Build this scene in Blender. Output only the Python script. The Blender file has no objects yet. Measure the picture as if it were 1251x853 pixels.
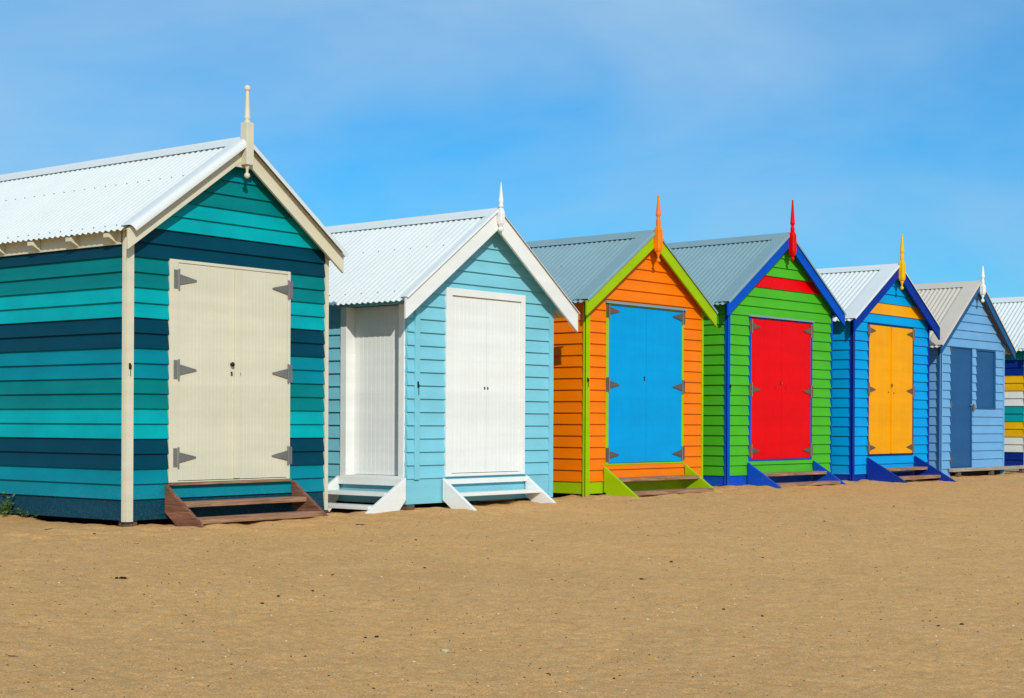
import bpy, bmesh, math, random
from mathutils import Vector, Matrix, noise
R = math.radians
random.seed(7)
scene = bpy.context.scene
COL = scene.collection

# ------------------------------------------------------------------ materials
def lin(c):
    f = lambda v: v/12.92 if v <= .04045 else ((v+.055)/1.055)**2.4
    return tuple(f(v/255) for v in c)

class NT:
    def __init__(s, m):
        m.use_nodes = True; s.t = m.node_tree; s.t.nodes.clear()
    def n(s, typ, **kw):
        o = s.t.nodes.new(typ)
        for k, v in kw.items():
            if k.startswith('i_'):
                key = k[2:].replace('_', ' ')
                o.inputs[key].default_value = v
            else: setattr(o, k, v)
        return o
    def l(s, a, b): s.t.links.new(a, b)

def ramp(nt, fac, p0, c0, p1, c1):
    r = nt.n('ShaderNodeValToRGB'); e = r.color_ramp.elements
    e[0].position = p0; e[0].color = (*c0, 1); e[1].position = p1; e[1].color = (*c1, 1)
    nt.l(fac, r.inputs[0]); return r.outputs[0]

def mixc(nt, mode, fac, a, b):
    m = nt.n('ShaderNodeMix', data_type='RGBA', blend_type=mode)
    for sock, v in ((m.inputs[0], fac), (m.inputs[6], a), (m.inputs[7], b)):
        if hasattr(v, 'links') or isinstance(v, bpy.types.NodeSocket): nt.l(v, sock)
        elif isinstance(v, (int, float)): sock.default_value = v
        else: sock.default_value = (*v, 1)
    return m.outputs[2]

def paint(name, rgb, rough=.42, wear=.10, grain=.12, dirt=.25, metal=0.0):
    """painted timber: brush-grain, slow fading and small scuffs of bare dusty paint"""
    m = bpy.data.materials.new(name); nt = NT(m)
    tc = nt.n('ShaderNodeTexCoord'); obj = tc.outputs['Object']
    mp = nt.n('ShaderNodeMapping'); mp.inputs['Scale'].default_value = (1.2, 1.2, 2.2); nt.l(obj, mp.inputs[0])
    big = nt.n('ShaderNodeTexNoise', i_Scale=1.6, i_Detail=5.0, i_Roughness=.6); nt.l(mp.outputs[0], big.inputs['Vector'])
    mp2 = nt.n('ShaderNodeMapping'); mp2.inputs['Scale'].default_value = (9, 9, 90); nt.l(obj, mp2.inputs[0])
    gr = nt.n('ShaderNodeTexNoise', i_Scale=1.0, i_Detail=4.0, i_Roughness=.65); nt.l(mp2.outputs[0], gr.inputs['Vector'])
    mp3 = nt.n('ShaderNodeMapping'); mp3.inputs['Scale'].default_value = (16, 16, 5); nt.l(obj, mp3.inputs[0])
    sp = nt.n('ShaderNodeTexNoise', i_Scale=1.3, i_Detail=9.0, i_Roughness=.75); nt.l(mp3.outputs[0], sp.inputs['Vector'])
    c = lin(rgb)
    a = tuple(v*(1-wear) for v in c); b = tuple(min(.95, v*(1+wear)) for v in c)
    base = ramp(nt, big.outputs[0], .35, a, .68, b)
    g = ramp(nt, gr.outputs[0], .3, (.93,)*3, .7, (1.0,)*3)
    base = mixc(nt, 'MULTIPLY', .35, base, g)
    dm = ramp(nt, sp.outputs[0], .62, (0,)*3, .82, (1,)*3)
    dcol = tuple(v*.66+.012 for v in c)
    mul = nt.n('ShaderNodeMath', operation='MULTIPLY'); nt.l(dm, mul.inputs[0]); mul.inputs[1].default_value = dirt
    base = mixc(nt, 'MIX', mul.outputs[0], base, dcol)
    mp4 = nt.n('ShaderNodeMapping'); mp4.inputs['Scale'].default_value = (.25, .25, 7.0); nt.l(obj, mp4.inputs[0])
    bv = nt.n('ShaderNodeTexNoise', i_Scale=1.0, i_Detail=2.0); nt.l(mp4.outputs[0], bv.inputs['Vector'])
    base = mixc(nt, 'MULTIPLY', 1, base, ramp(nt, bv.outputs[0], .35, (.95, .955, .96), .62, (1.02,)*3))
    sz = nt.n('ShaderNodeSeparateXYZ'); nt.l(obj, sz.inputs[0])
    lo = nt.n('ShaderNodeMapRange'); lo.inputs[1].default_value = .0; lo.inputs[2].default_value = .42; lo.inputs[3].default_value = 1; lo.inputs[4].default_value = 0; nt.l(sz.outputs[2], lo.inputs[0])
    fs = nt.n('ShaderNodeTexNoise', i_Scale=60.0, i_Detail=8.0, i_Roughness=.85); nt.l(obj, fs.inputs['Vector'])
    fr = ramp(nt, fs.outputs[0], .50, (0,)*3, .75, (.42,)*3)
    mu = nt.n('ShaderNodeMath', operation='MULTIPLY'); nt.l(fr, mu.inputs[0]); nt.l(lo.outputs[0], mu.inputs[1])
    base = mixc(nt, 'MIX', mu.outputs[0], base, (.36, .25, .13))
    bs = nt.n('ShaderNodeBsdfPrincipled', i_Roughness=rough); bs.inputs['Metallic'].default_value = metal
    rr = nt.n('ShaderNodeMapRange'); rr.inputs[3].default_value = rough-.08; rr.inputs[4].default_value = rough+.16
    nt.l(sp.outputs[0], rr.inputs[0]); nt.l(rr.outputs[0], bs.inputs['Roughness'])
    bs.inputs['Specular IOR Level'].default_value = .10
    nt.l(base, bs.inputs['Base Color'])
    bp = nt.n('ShaderNodeBump', i_Strength=grain, i_Distance=.004)
    nt.l(gr.outputs[0], bp.inputs['Height']); nt.l(bp.outputs[0], bs.inputs['Normal'])
    out = nt.n('ShaderNodeOutputMaterial'); nt.l(bs.outputs[0], out.inputs[0])
    return m

def wood(name, c0, c1, axis=0):
    m = bpy.data.materials.new(name); nt = NT(m)
    tc = nt.n('ShaderNodeTexCoord'); mp = nt.n('ShaderNodeMapping')
    s = [38, 38, 60]; s[axis] = 3; mp.inputs['Scale'].default_value = s
    nt.l(tc.outputs['Object'], mp.inputs[0])
    n1 = nt.n('ShaderNodeTexNoise', i_Scale=1.0, i_Detail=8.0, i_Roughness=.7, i_Distortion=.6); nt.l(mp.outputs[0], n1.inputs['Vector'])
    n2 = nt.n('ShaderNodeTexNoise', i_Scale=4.0, i_Detail=4.0); nt.l(tc.outputs['Object'], n2.inputs['Vector'])
    base = ramp(nt, n1.outputs[0], .3, lin(c0), .72, lin(c1))
    v = ramp(nt, n2.outputs[0], .3, (.7,)*3, .7, (1.1,)*3)
    base = mixc(nt, 'MULTIPLY', .7, base, v)
    bs = nt.n('ShaderNodeBsdfPrincipled', i_Roughness=.85); nt.l(base, bs.inputs['Base Color'])
    bp = nt.n('ShaderNodeBump', i_Strength=.7, i_Distance=.006); nt.l(n1.outputs[0], bp.inputs['Height']); nt.l(bp.outputs[0], bs.inputs['Normal'])
    out = nt.n('ShaderNodeOutputMaterial'); nt.l(bs.outputs[0], out.inputs[0])
    return m

def metal(name, rgb, rough=.5, met=.0, blot=.12, spec=.12):
    m = bpy.data.materials.new(name); nt = NT(m)
    tc = nt.n('ShaderNodeTexCoord')
    n1 = nt.n('ShaderNodeTexNoise', i_Scale=2.2, i_Detail=7.0, i_Roughness=.7); nt.l(tc.outputs['Object'], n1.inputs['Vector'])
    n2 = nt.n('ShaderNodeTexNoise', i_Scale=45.0, i_Detail=3.0); nt.l(tc.outputs['Object'], n2.inputs['Vector'])
    c = lin(rgb)
    base = ramp(nt, n1.outputs[0], .3, tuple(v*(1-blot) for v in c), .7, tuple(min(.95, v*(1+blot*.6)) for v in c))
    d = ramp(nt, n2.outputs[0], .35, (.965,)*3, .6, (1.0,)*3)
    base = mixc(nt, 'MULTIPLY', .8, base, d)
    bs = nt.n('ShaderNodeBsdfPrincipled', i_Roughness=rough, i_Metallic=met); nt.l(base, bs.inputs['Base Color'])
    bs.inputs['Specular IOR Level'].default_value = spec
    out = nt.n('ShaderNodeOutputMaterial'); nt.l(bs.outputs[0], out.inputs[0])
    return m

_pc = {}
def P(rgb, **kw):
    k = (tuple(rgb), tuple(sorted(kw.items())))
    if k not in _pc: _pc[k] = paint('paint_%d_%d_%d' % tuple(rgb), rgb, **kw)
    return _pc[k]

M_HINGE = metal('galvanised_steel', (126, 124, 118), .5, .35, .3, .4)
M_HINGE_OLD = metal('weathered_steel', (112, 92, 78), .6, .3, .3)
M_DARK = metal('dark_iron', (45, 42, 38), .55, .5, .3)
M_SCREW = metal('roof_screw_grey', (120, 124, 128), .5, .2, .1)
M_ROOFSCREW = metal('dull_roof_screw', (84, 86, 88), .6, .2, .1)
M_STEP = wood('weathered_step_wood', (92, 54, 34), (196, 150, 112), 0)
M_STEPSIDE = wood('weathered_side_wood', (66, 34, 22), (158, 104, 76), 1)
M_STUMP = wood('old_stump_wood', (70, 55, 42), (118, 94, 70), 2)
M_DECK = wood('pale_deck_wood', (132, 122, 108), (180, 170, 150), 0)
M_GAP = metal('dark_floor_underside', (46, 38, 32), .9)

# ------------------------------------------------------------------ mesh builder
class MB:
    def __init__(s): s.v = []; s.f = []; s.m = []; s.mats = []; s.smooth = []
    def mat(s, m):
        if m not in s.mats: s.mats.append(m)
        return s.mats.index(m)
    def add(s, vs, fs, m, smooth=False):
        b = len(s.v); s.v += [tuple(v) for v in vs]; k = s.mat(m)
        for f in fs: s.f.append([b+i for i in f]); s.m.append(k); s.smooth.append(smooth)
    def box(s, x0, x1, y0, y1, z0, z1, m):
        vs = [(x, y, z) for z in (z0, z1) for y in (y0, y1) for x in (x0, x1)]
        s.add(vs, [(0, 2, 3, 1), (4, 5, 7, 6), (0, 1, 5, 4), (2, 6, 7, 3), (0, 4, 6, 2), (1, 3, 7, 5)], m)
    def prism(s, pts, a0, a1, m, axis='y'):
        """polygon pts extruded along axis from a0 to a1: axis y -> pts are (x,z); x -> (y,z); z -> (x,y)"""
        def mk(p, a):
            return {'y': (p[0], a, p[1]), 'x': (a, p[0], p[1]), 'z': (p[0], p[1], a)}[axis]
        n = len(pts)
        vs = [mk(p, a0) for p in pts]+[mk(p, a1) for p in pts]
        fs = [tuple(range(n)), tuple(range(2*n-1, n-1, -1))]+[(i, (i+1) % n, n+(i+1) % n, n+i) for i in range(n)]
        s.add(vs, fs, m)
    def lathe(s, prof, cx, cy, m, seg=20, rot=0, smooth=True):
        vs = []; fs = []
        for r, z in prof:
            for k in range(seg):
                a = 2*math.pi*k/seg+rot; vs.append((cx+r*math.cos(a), cy+r*math.sin(a), z))
        for j in range(len(prof)-1):
            for k in range(seg):
                a = j*seg+k; b = j*seg+(k+1) % seg; fs.append((a, b, b+seg, a+seg))
        fs.append(tuple(range(seg-1, -1, -1))); o = (len(prof)-1)*seg; fs.append(tuple(range(o, o+seg)))
        s.add(vs, fs, m, smooth)
    def build(s, name, parent=None, bevel=0, solid=0, recalc=True):
        me = bpy.data.meshes.new(name); me.from_pydata(s.v, [], s.f)
        for m in s.mats: me.materials.append(m)
        for p, k, sm in zip(me.polygons, s.m, s.smooth): p.material_index = k; p.use_smooth = sm
        if recalc:
            bm = bmesh.new(); bm.from_mesh(me); bmesh.ops.recalc_face_normals(bm, faces=bm.faces); bm.to_mesh(me); bm.free()
        me.update()
        o = bpy.data.objects.new(name, me); COL.objects.link(o)
        if parent: o.parent = parent
        if solid:
            d = o.modifiers.new('solid', 'SOLIDIFY'); d.thickness = solid; d.offset = -1
        if bevel:
            d = o.modifiers.new('bevel', 'BEVEL'); d.width = bevel; d.segments = 2; d.limit_method = 'ANGLE'; d.angle_limit = R(40)
            d.harden_normals = False
        return o

def tag(o, label, cat, group=None, kind=None):
    if label: o['label'] = label
    if cat: o['category'] = cat
    if group: o['group'] = group
    if kind: o['kind'] = kind
    return o

# ------------------------------------------------------------------ the ground
AROW = R(40); UX, UY = math.sin(AROW), math.cos(AROW); VX, VY = -math.cos(AROW), math.sin(AROW)
X0, Y0 = -3.201, 12.892
CAMZ = .86
BASEU = [(-8, -.012), (2.5, -0.012), (3.5, .005), (6, .04), (9, .068), (12.5, .068), (15, .03), (20, .05), (60, .05)]
def interp(t, tab):
    if t <= tab[0][0]: return tab[0][1]
    for (a, x), (b, y) in zip(tab, tab[1:]):
        if t <= b: return x+(y-x)*(t-a)/(b-a)
    return tab[-1][1]
def sm(t): t = max(0., min(1., t)); return t*t*(3-2*t)
def sand(x, y, detail=True):
    dx, dy = x-X0, y-Y0; u = dx*UX+dy*UY; v = dx*VX+dy*VY
    z = interp(u, BASEU)
    if v < -.5: z -= .06*(-v-.5)
    z = max(z, -1.9)
    if -30 < v < 12 and -30 < u < 50 and detail:
        p = Vector((x, y, 0))
        fade = 1-sm((math.hypot(x, y)-30)/15)
        if fade > 0:
            n = noise.noise(p*.55)*.022+noise.noise(p*1.7+Vector((3, 7, 1)))*.008
            q = noise.noise(p*4.3+Vector((9, 1, 4)))
            n += q*.0030+noise.noise(p*10.5)*.0050+noise.noise(p*21)*.0048
            # soft footprints and hollows
            h = noise.noise(p*2.6+Vector((31, 5, 2)))
            n -= .004*sm((h-.36)/.3)+.005*sm((noise.noise(p*7.0+Vector((4, 4, 11)))-.25)/.3)-.004*noise.noise(p*14+Vector((7, 1, 3)))
            near = 1-sm((abs(v+.25)-.1)/1.0)
            z += n*fade*(1-.35*near)
            # uneven lip of blown sand in front of the huts, scoured hollow beneath them
            z += near*.030*noise.noise(p*5.1+Vector((2, 2, 8)))
            if v > .0 and 0 < u: z -= .06*sm((v-.0)/.15)
            if v > 1.0 and -1.0 < u < .1: z += .03*sm((v-1.0)/.6)
    return z

def build_ground():
    rs = [0.0, 1.5, 3.0, 4.2]; r = 5.0
    while r < 33: rs.append(r); r *= 1.0036
    while r < 60: rs.append(r); r *= 1.03
    while r < 4000: rs.append(r); r *= 1.22
    an = []; a = -24.0
    while a <= 26.0: an.append(a); a += .1
    while a < 336.0-2: an.append(a); a += 3.5
    n = len(an); vs = []; fs = []
    for r in rs:
        for t in an:
            x, y = r*math.sin(R(t)), r*math.cos(R(t)); vs.append((x, y, sand(x, y)))
    for j in range(1, len(rs)-1):
        for k in range(n):
            a = j*n+k; b = j*n+(k+1) % n; fs.append((a, b, b+n, a+n))
    c = len(vs); vs.append((0, 0, sand(0, 0)))
    for k in range(n): fs.append((c, n+(k+1) % n, n+k))
    me = bpy.data.meshes.new('sand'); me.from_pydata(vs, [], fs)
    for p in me.polygons: p.use_smooth = True
    bm = bmesh.new(); bm.from_mesh(me)
    loose = [v for v in bm.verts if not v.link_faces]; bmesh.ops.delete(bm, geom=loose, context='VERTS')
    bmesh.ops.recalc_face_normals(bm, faces=bm.faces)
    bm.to_mesh(me); bm.free()
    o = bpy.data.objects.new('sand', me); COL.objects.link(o)
    m = bpy.data.materials.new('beach_sand'); nt = NT(m)
    tc = nt.n('ShaderNodeTexCoord').outputs['Object']
    n1 = nt.n('ShaderNodeTexNoise', i_Scale=3.2, i_Detail=8.0, i_Roughness=.62); nt.l(tc, n1.inputs['Vector'])
    n2 = nt.n('ShaderNodeTexNoise', i_Scale=110.0, i_Detail=5.0, i_Roughness=.8); nt.l(tc, n2.inputs['Vector'])
    n3 = nt.n('ShaderNodeTexNoise', i_Scale=.35, i_Detail=3.0); nt.l(tc, n3.inputs['Vector'])
    n4 = nt.n('ShaderNodeTexNoise', i_Scale=19.0, i_Detail=7.0, i_Roughness=.75); nt.l(tc, n4.inputs['Vector'])
    base = ramp(nt, n1.outputs[0], .30, SAND_A, .70, SAND_B)
    n5 = nt.n('ShaderNodeTexNoise', i_Scale=13.0, i_Detail=6.0, i_Roughness=.7); nt.l(tc, n5.inputs['Vector'])
    base = mixc(nt, 'MULTIPLY', .9, base, ramp(nt, n5.outputs[0], .38, (.95, 1.0, 1.08), .60, (1.05, .985, .86)))
    gt = ramp(nt, n3.outputs[0], .4, (1, 1, 1), .68, (.95, .96, 1.0))
    base = mixc(nt, 'MULTIPLY', 1, base, gt)
    d = ramp(nt, n4.outputs[0], .3, (.76,)*3, .62, (1.08,)*3)
    base = mixc(nt, 'MULTIPLY', .8, base, d)
    d = ramp(nt, n2.outputs[0], .36, (.45,)*3, .64, (1.42,)*3)
    base = mixc(nt, 'MULTIPLY', .75, base, d)
    bs = nt.n('ShaderNodeBsdfPrincipled', i_Roughness=.95); bs.inputs['Specular IOR Level'].default_value = .12
    nt.l(base, bs.inputs['Base Color'])
    b1 = nt.n('ShaderNodeBump', i_Strength=.8, i_Distance=.016); nt.l(n4.outputs[0], b1.inputs['Height'])
    b2 = nt.n('ShaderNodeBump', i_Strength=.8, i_Distance=.005); nt.l(n2.outputs[0], b2.inputs['Height']); nt.l(b1.outputs[0], b2.inputs['Normal'])
    nt.l(b2.outputs[0], bs.inputs['Normal'])
    out = nt.n('ShaderNodeOutputMaterial'); nt.l(bs.outputs[0], out.inputs[0])
    me.materials.append(m)
    tag(o, 'open golden beach sand in front of and beneath the row of huts', 'sand', kind='structure')
SAND_A = (.665, .358, .133); SAND_B = (.755, .414, .158)
build_ground()

# ------------------------------------------------------------------ beach huts
def make_hut(h):
    W, D, o, s = h['W'], h['D'], h['o'], h['s']
    hb, cap = h['hb'], h['cap']
    zt, za, zb = h['zt'], h['za'], h['zb']
    t = (za-(zt+hb+cap))/(W/2+s); pa = math.atan(t)
    root = bpy.data.objects.new('beach_hut', None); COL.objects.link(root)
    root.location = (h['X'], h['Y'], 0); root.rotation_euler = (0, 0, math.pi/2-R(h['yaw']))
    root.empty_display_size = .3
    tag(root, h['label'], 'beach hut', 'painted beach huts standing in a row on the sand')
    BT, TT = .028, .007                              # weatherboard proud at bottom / top
    colf = h['colf']; zl = h['lines']
    ztop = lambda u: za-.02-.046-t*(W/2-min(u, W-u))     # underside of the roof over the wall
    zk = ztop(0)
    # rows: (z0, z1, material)
    rows = [(zl[i], zl[i+1], colf(i)) for i in range(len(zl)-1)]
    def out(row, z):
        a, b = row[0], row[1]
        if row[0] < h['plinth'] - 1e-6 and h.get('flat_plinth'): return .012
        return BT+(TT-BT)*(z-a)/(b-a)
    def piece(mb, F, row, z0, z1, l0, r0, l1, r1):
        if z1-z0 < .004 or (r0-l0 < .004 and r1-l1 < .004): return
        o0, o1 = out(row, z0), out(row, z1)
        p = [F(l0, o0, z0), F(r0, o0, z0), F(r1, o1, z1), F(l1, o1, z1), F(l0, -.02, z0), F(r0, -.02, z0), F(r1, -.02, z1), F(l1, -.02, z1)]
        mb.add(p, [(0, 1, 2, 3), (5, 4, 7, 6), (4, 5, 1, 0), (3, 2, 6, 7), (4, 0, 3, 7), (1, 5, 6, 2)], row[2])
    def gable(F, holes):
        mb = MB()
        L = lambda z: 0 if z <= zk else min(W/2, (z-zk)/t)
        le = 0 if h.get('post_l', True) or F(0, 1, 0)[1] > 0 else -.02
        for row in rows:
            cuts = {row[0], row[1]}
            for z in [zk, ztop(W/2)]+[q for hh in holes for q in hh[2:]]:
                if row[0] < z < row[1]: cuts.add(z)
            cuts = sorted(cuts)
            for a, b in zip(cuts, cuts[1:]):
                if a >= ztop(W/2)-1e-4: continue
                segs = [(L(a)+(le if L(b) == 0 else 0), W-L(a), L(b)+(le if L(b) == 0 else 0), W-L(b))]
                for (hu0, hu1, hz0, hz1) in holes:
                    if (a+b)/2 > hz0 and (a+b)/2 < hz1:
                        new = []
                        for (l0, r0, l1, r1) in segs:
                            if hu1 <= l0 or hu0 >= r0: new.append((l0, r0, l1, r1)); continue
                            new += [(l0, hu0, l1, hu0), (hu1, r0, hu1, r1)]
                        segs = new
                for q in segs: piece(mb, F, row, a, b, *q)
        return mb
    holes = [tuple(x[:4]) for x in h['holes']]+h.get('cuts', [])
    gable(lambda u, w, z: (u, -w, z), holes).build('wall', root)
    gable(lambda u, w, z: (u, D+w, z), []).build('wall', root)
    for side in (0, 1):
        mb = MB(); F = (lambda a, w, z: (-w, a, z)) if side == 0 else (lambda a, w, z: (W+w-.022, a, z))
        sh = [tuple(x) for x in h.get('side_holes', [])] if side == 0 else []
        for row in rows:
            if row[0] > zk: break
            top = min(row[1], zk)
            cuts = sorted({row[0], top, *[q for x in sh for q in x[2:] if row[0] < q < top]})
            for a, b in zip(cuts, cuts[1:]):
                segs = [(.0, D)]
                for x in sh:
                    if x[2] < (a+b)/2 < x[3]: segs = [(.0, x[0]), (x[1], D)]
                for (l, r) in segs: piece(mb, F, row, a, b, l, r, l, r)
        mb.build('wall', root)
    # floor and stumps
    mb = MB(); mb.box(.02, W-.02, .02, D-.02, zb+.012, zb+.07, M_GAP); mb.build('floor', root)
    for (x, y) in ((.055, .052), (W-.06, .06), (.10, D*.36), (W*.5, .14), (.10, D*.7), (W-.1, D*.7), (.1, D-.15), (W-.1, D-.15)):
        mb = MB(); mb.box(x-.055, x+.055, y-.055, y+.055, -.35, zb+.012, M_STUMP); mb.build('stump', root, bevel=.006)
    # corner posts
    pm = h['post']; pw, pd = h.get('post_w', (.062, .04))
    pz = h.get('post_bot', zb-.01)
    zc = zk-.004
    for side in (0, 1):
        mb = MB()
        if h.get('post_l', True) or side:
            w = pw if side == 0 else h.get('post_r', pw)
            a, b = (-.032, w) if side == 0 else (W-w, W+.008)
            zz = pz if side == 0 else max(pz, zb-.005)
            mb.prism([(a, -.031), (b, -.031), (b, -.003), ((a+.03) if side == 0 else b-.0, -.003)] if side == 0 else [(a, -.031), (b, -.031), (b, -.003), (a, -.003)], zz, zc-.02*0, h.get('post_rm', pm) if side else pm, 'z')
            if side == 0: mb.box(-.032, -.002, -.003, pd, zz, zc, pm)
            else: mb.box(W-.018, W+.008, -.003, pd, zz, zc, pm)
            mb.build('corner_post', root)
    for x0, x1 in ((-.03, .06), (W-.06, W+.03)):
        mb = MB(); mb.box(x0, x1, D+.003, D+.03, pz, zc, pm); mb.build('corner_post', root)
    # roof frame of the slope: point at distance d down from the ridge
    yF = -o; yB = D+.12
    zR = za-.02
    slope = (W/2+s+.045)/math.cos(pa)
    roofm = h['roof']
    for side in (-1, 1):
        nx, nz = side*math.sin(pa), math.cos(pa); dxs, dzs = side*math.cos(pa), -math.sin(pa)
        def rp(d, y, off): return (W/2+dxs*d+nx*off, y, zR+dzs*d+nz*off)
        mb = MB(); vs = []; fs = []
        wl = .076; step = wl/8; ny = int((yB-yF-.02)/step)
        for j, d in enumerate((.03, slope*.25, slope*.5, slope*.75, slope)):
            for k in range(ny+1):
                y = yF+.02+k*step
                vs.append(rp(d, y, .0085*math.cos(2*math.pi*k/8)-.009))
        w = ny+1
        for j in range(4):
            for k in range(ny): fs.append((j*w+k, j*w+k+1, (j+1)*w+k+1, (j+1)*w+k))
        mb.add(vs, fs, roofm, True)
        # screws
        for fr in h.get('screw_rows', (.30, .62, .93)):
            for k in range(0, ny, 8*h.get('screw_every', 3)):
                if k < 8: continue
                y = yF+.02+k*step
                c = Vector(rp(slope*fr, y, .003)); r = .0085
                ring = [c+Vector((0, 1, 0))*r*math.cos(a)+Vector((dxs, 0, dzs))*r*math.sin(a) for a in [i*math.pi/3 for i in range(6)]]
                tip = c+Vector((nx, 0, nz))*.006
                mb.add(ring+[tip], [(i, (i+1) % 6, 6) for i in range(6)], M_ROOFSCREW)
        mb.build('roof_sheet', root, recalc=False)
        # lining board closing the overhang, eaves fascia
        mb = MB()
        a0, a1 = slope-.055, .02
        q0, q1 = -.022, -.040
        p = [rp(a0, 0, q0), rp(a1, 0, q0), rp(a1, 0, q1), rp(a0, 0, q1)]
        mb.prism([(x, z) for x, _, z in p], yF+.03, -.003, h.get('soffit', h['barge']))
        mb.build('soffit', root)
        # barge board
        x_end = -s if side < 0 else W+s
        top = za-cap; mb = MB()
        mb.prism([(x_end, zt), (W/2, top-hb), (W/2, top), (x_end, zt+hb)], yF, yF+.028, h['barge'])
        mb.build('bargeboard', root, bevel=.003)
        mb = MB()
        mb.prism([(x_end, zt), (W/2, top-hb), (W/2, top), (x_end, zt+hb)], yB-.03, yB-.004, h['barge'])
        mb.build('bargeboard', root)
        # edge flashing
        mb = MB(); fm = h.get('flash', roofm); fw = h['flash_w']; lip = h['lip']; seg = 6
        prof = [(yF+fw, .006), (yF+fw*.5, .0065), (yF+.03, .007)]
        rr = h.get('roll', .012)
        for k in range(seg+1):
            a = math.pi/2+k*(math.pi*.5)/seg
            prof.append((yF-.004-rr*.3+rr*math.cos(a), .007-rr+rr*math.sin(a)))
        prof.append((prof[-1][0], .007-rr-lip)); prof.append((prof[-1][0]+.003, .007-rr-lip))
        n = len(prof)
        dl = (slope-.045/math.cos(pa)+.004)
        vs = [rp(.0, y, z) for y, z in prof]+[rp(dl+.006, y, z) for y, z in prof]
        # mitre at the ridge: move the upper row on to the centre plane
        vs = [((W/2), v[1], v[2]+abs(v[0]-W/2)*t*(-1 if (v[0]-W/2)*side < 0 else 1)*1.0) for v in vs[:n]]+vs[n:]
        def strip(i0, i1, smo):
            q = vs[i0:i1+1]+vs[n+i0:n+i1+1]; kk = i1-i0+1
            mb.add(q, [(i, i+1, kk+i+1, kk+i) for i in range(kk-1)], fm, smo)
        strip(0, 2, False); strip(2, 2+seg+1, True); strip(2+seg+1, n-1, False)
        mb.build('edge_flashing', root, recalc=False)
        # eaves fascia under the sheet ends
        if side < 0 or True:
            mb = MB(); fx = (-s+.012, -s+.032) if side < 0 else (W+s-.032, W+s-.012)
            if s > .16: pass
    # timber under the eaves
    eh = h.get('eave_board')
    if eh:
        for x0, x1 in ((-.040, -.026), (W+.026, W+.040)):
            mb = MB(); mb.box(x0, x1, .045, D, zk-.165, zk-.01, eh); mb.build('fascia', root, bevel=.002)
        for y in h['tails']:
            for sx in (-1, 1):
                mb = MB(); xa = -.040 if sx < 0 else W+.040; xb = xa+sx*.085
                yy = y
                mb.prism([(xa, zk-.155), (xa, zk-.012), (xb, zk-.018-.085*t), (xb, zk-.05-.085*t)], yy, yy+.075, eh)
                mb.build('rafter_tail', root, bevel=.002)
    else:
        for x0, x1 in ((-.036, -.024), (W+.024, W+.036)):
            mb = MB(); mb.box(x0, x1, .045 if not h.get('side_holes') else 1.0, D, zk-.10, zk-.008, h['eave']); mb.build('fascia', root)
    # purlin end by the front right corner
    mb = MB(); mb.box(W+.004, W+.06, -.045, -.004+.001, zk-.10, zk-.03, h['post']); mb.build('beam_end', root, bevel=.003)
    # ridge capping
    mb = MB(); rm = h['roof']; prof = []
    cwid = .155
    for side in (-1, 1):
        pts = [(cwid, .003), (cwid*.5, .004), (.035, .005)]
        q = [(W/2+side*math.cos(pa)*d+side*math.sin(pa)*off, zR-math.sin(pa)*d+math.cos(pa)*off) for d, off in pts]
        prof += q if side < 0 else [(W/2-.012, zR+.006), (W/2, zR+.011), (W/2+.012, zR+.006)]+q[::-1]
    ys = [yF-.004, -o+.35, D*.5, yB]
    n = len(prof); vs = [(x, y, z+.004) for y in ys for x, z in prof]
    mb.add(vs, [(j*n+i, j*n+i+1, (j+1)*n+i+1, (j+1)*n+i) for j in range(len(ys)-1) for i in range(n-1)], rm, False)
    mb.build('ridge_cap', root, recalc=False)
    # finial
    f = h.get('finial')
    if f:
        zs, mt, kind = f['z'], f['m'], f['kind']; cy = yF-.034; mb = MB(); cx = W/2
        z_top, z_sp, z_b1, z_body, z_bb, z_end = zs
        k = f.get('k', 1)
        if kind == 'ball':
            prof = [(.018, z_sp-.04), (.030, z_sp-.035), (.030, z_sp-.015), (.018, z_sp-.006), (.029, z_sp+.006), (.027, z_sp+.02)]
            prof += [(.026-.010*i/8, z_sp+.03+(z_top-.06-z_sp-.03)*i/8) for i in range(9)]
            for i in range(11):
                a = -math.pi/2+.5+i*(math.pi-.5)/10; prof.append((max(.0015, .029*math.cos(a)), z_top-.029+.029*math.sin(a)))
        elif kind == 'spike':
            prof = [(.02, z_b1-.03), (.026, z_b1-.02), (.026, z_b1), (.016, z_b1+.01), (.027, z_sp-.005), (.026, z_sp+.01)]
            prof += [(.024-.020*i/8, z_sp+.015+(z_top-.012-z_sp-.015)*i/8) for i in range(9)]+[(.001, z_top)]
        else:
            d1 = z_sp-z_b1
            prof = [(.022, z_body-.01), (.025, z_body), (.030, z_b1-.01), (.026, z_b1+.004), (.030, z_b1+.014), (.022, z_b1+.024), (.022, z_sp-.02), (.031, z_sp-.008), (.032, z_sp+.006)]
            prof += [(.030-.019*i/8, z_sp+.012+(z_top-.014-z_sp-.012)*i/8) for i in range(9)]+[(.014, z_top-.010), (.012, z_top-.002), (.002, z_top)]
        mb.lathe([(r*k, z) for r, z in prof], cx, cy, mt, 18)
        # squared body with cut corners
        bw = f.get('bw', .042); ch = f.get('ch', .012); zz0, zz1 = z_bb, z_body
        def ring(w, z):
            c = ch*w/bw
            return [(cx+a, cy+b, z) for a, b in ((-w+c, -w), (w-c, -w), (w, -w+c), (w, w-c), (w-c, w), (-w+c, w), (-w, w-c), (-w, -w+c))]
        if kind == 'ball': lv = [(bw*.96, zz0), (bw, zz0+.006), (bw, zz1-.006), (bw*.96, zz1)]
        else: lv = [(bw*.45, zz0), (bw*.85, zz0+.025), (bw, zz0+.055), (bw, zz1-.05), (bw*.78, zz1-.02), (bw*.5, zz1)]
        vs = [q for w, z in lv for q in ring(w, z)]; n8 = len(lv)
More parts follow.
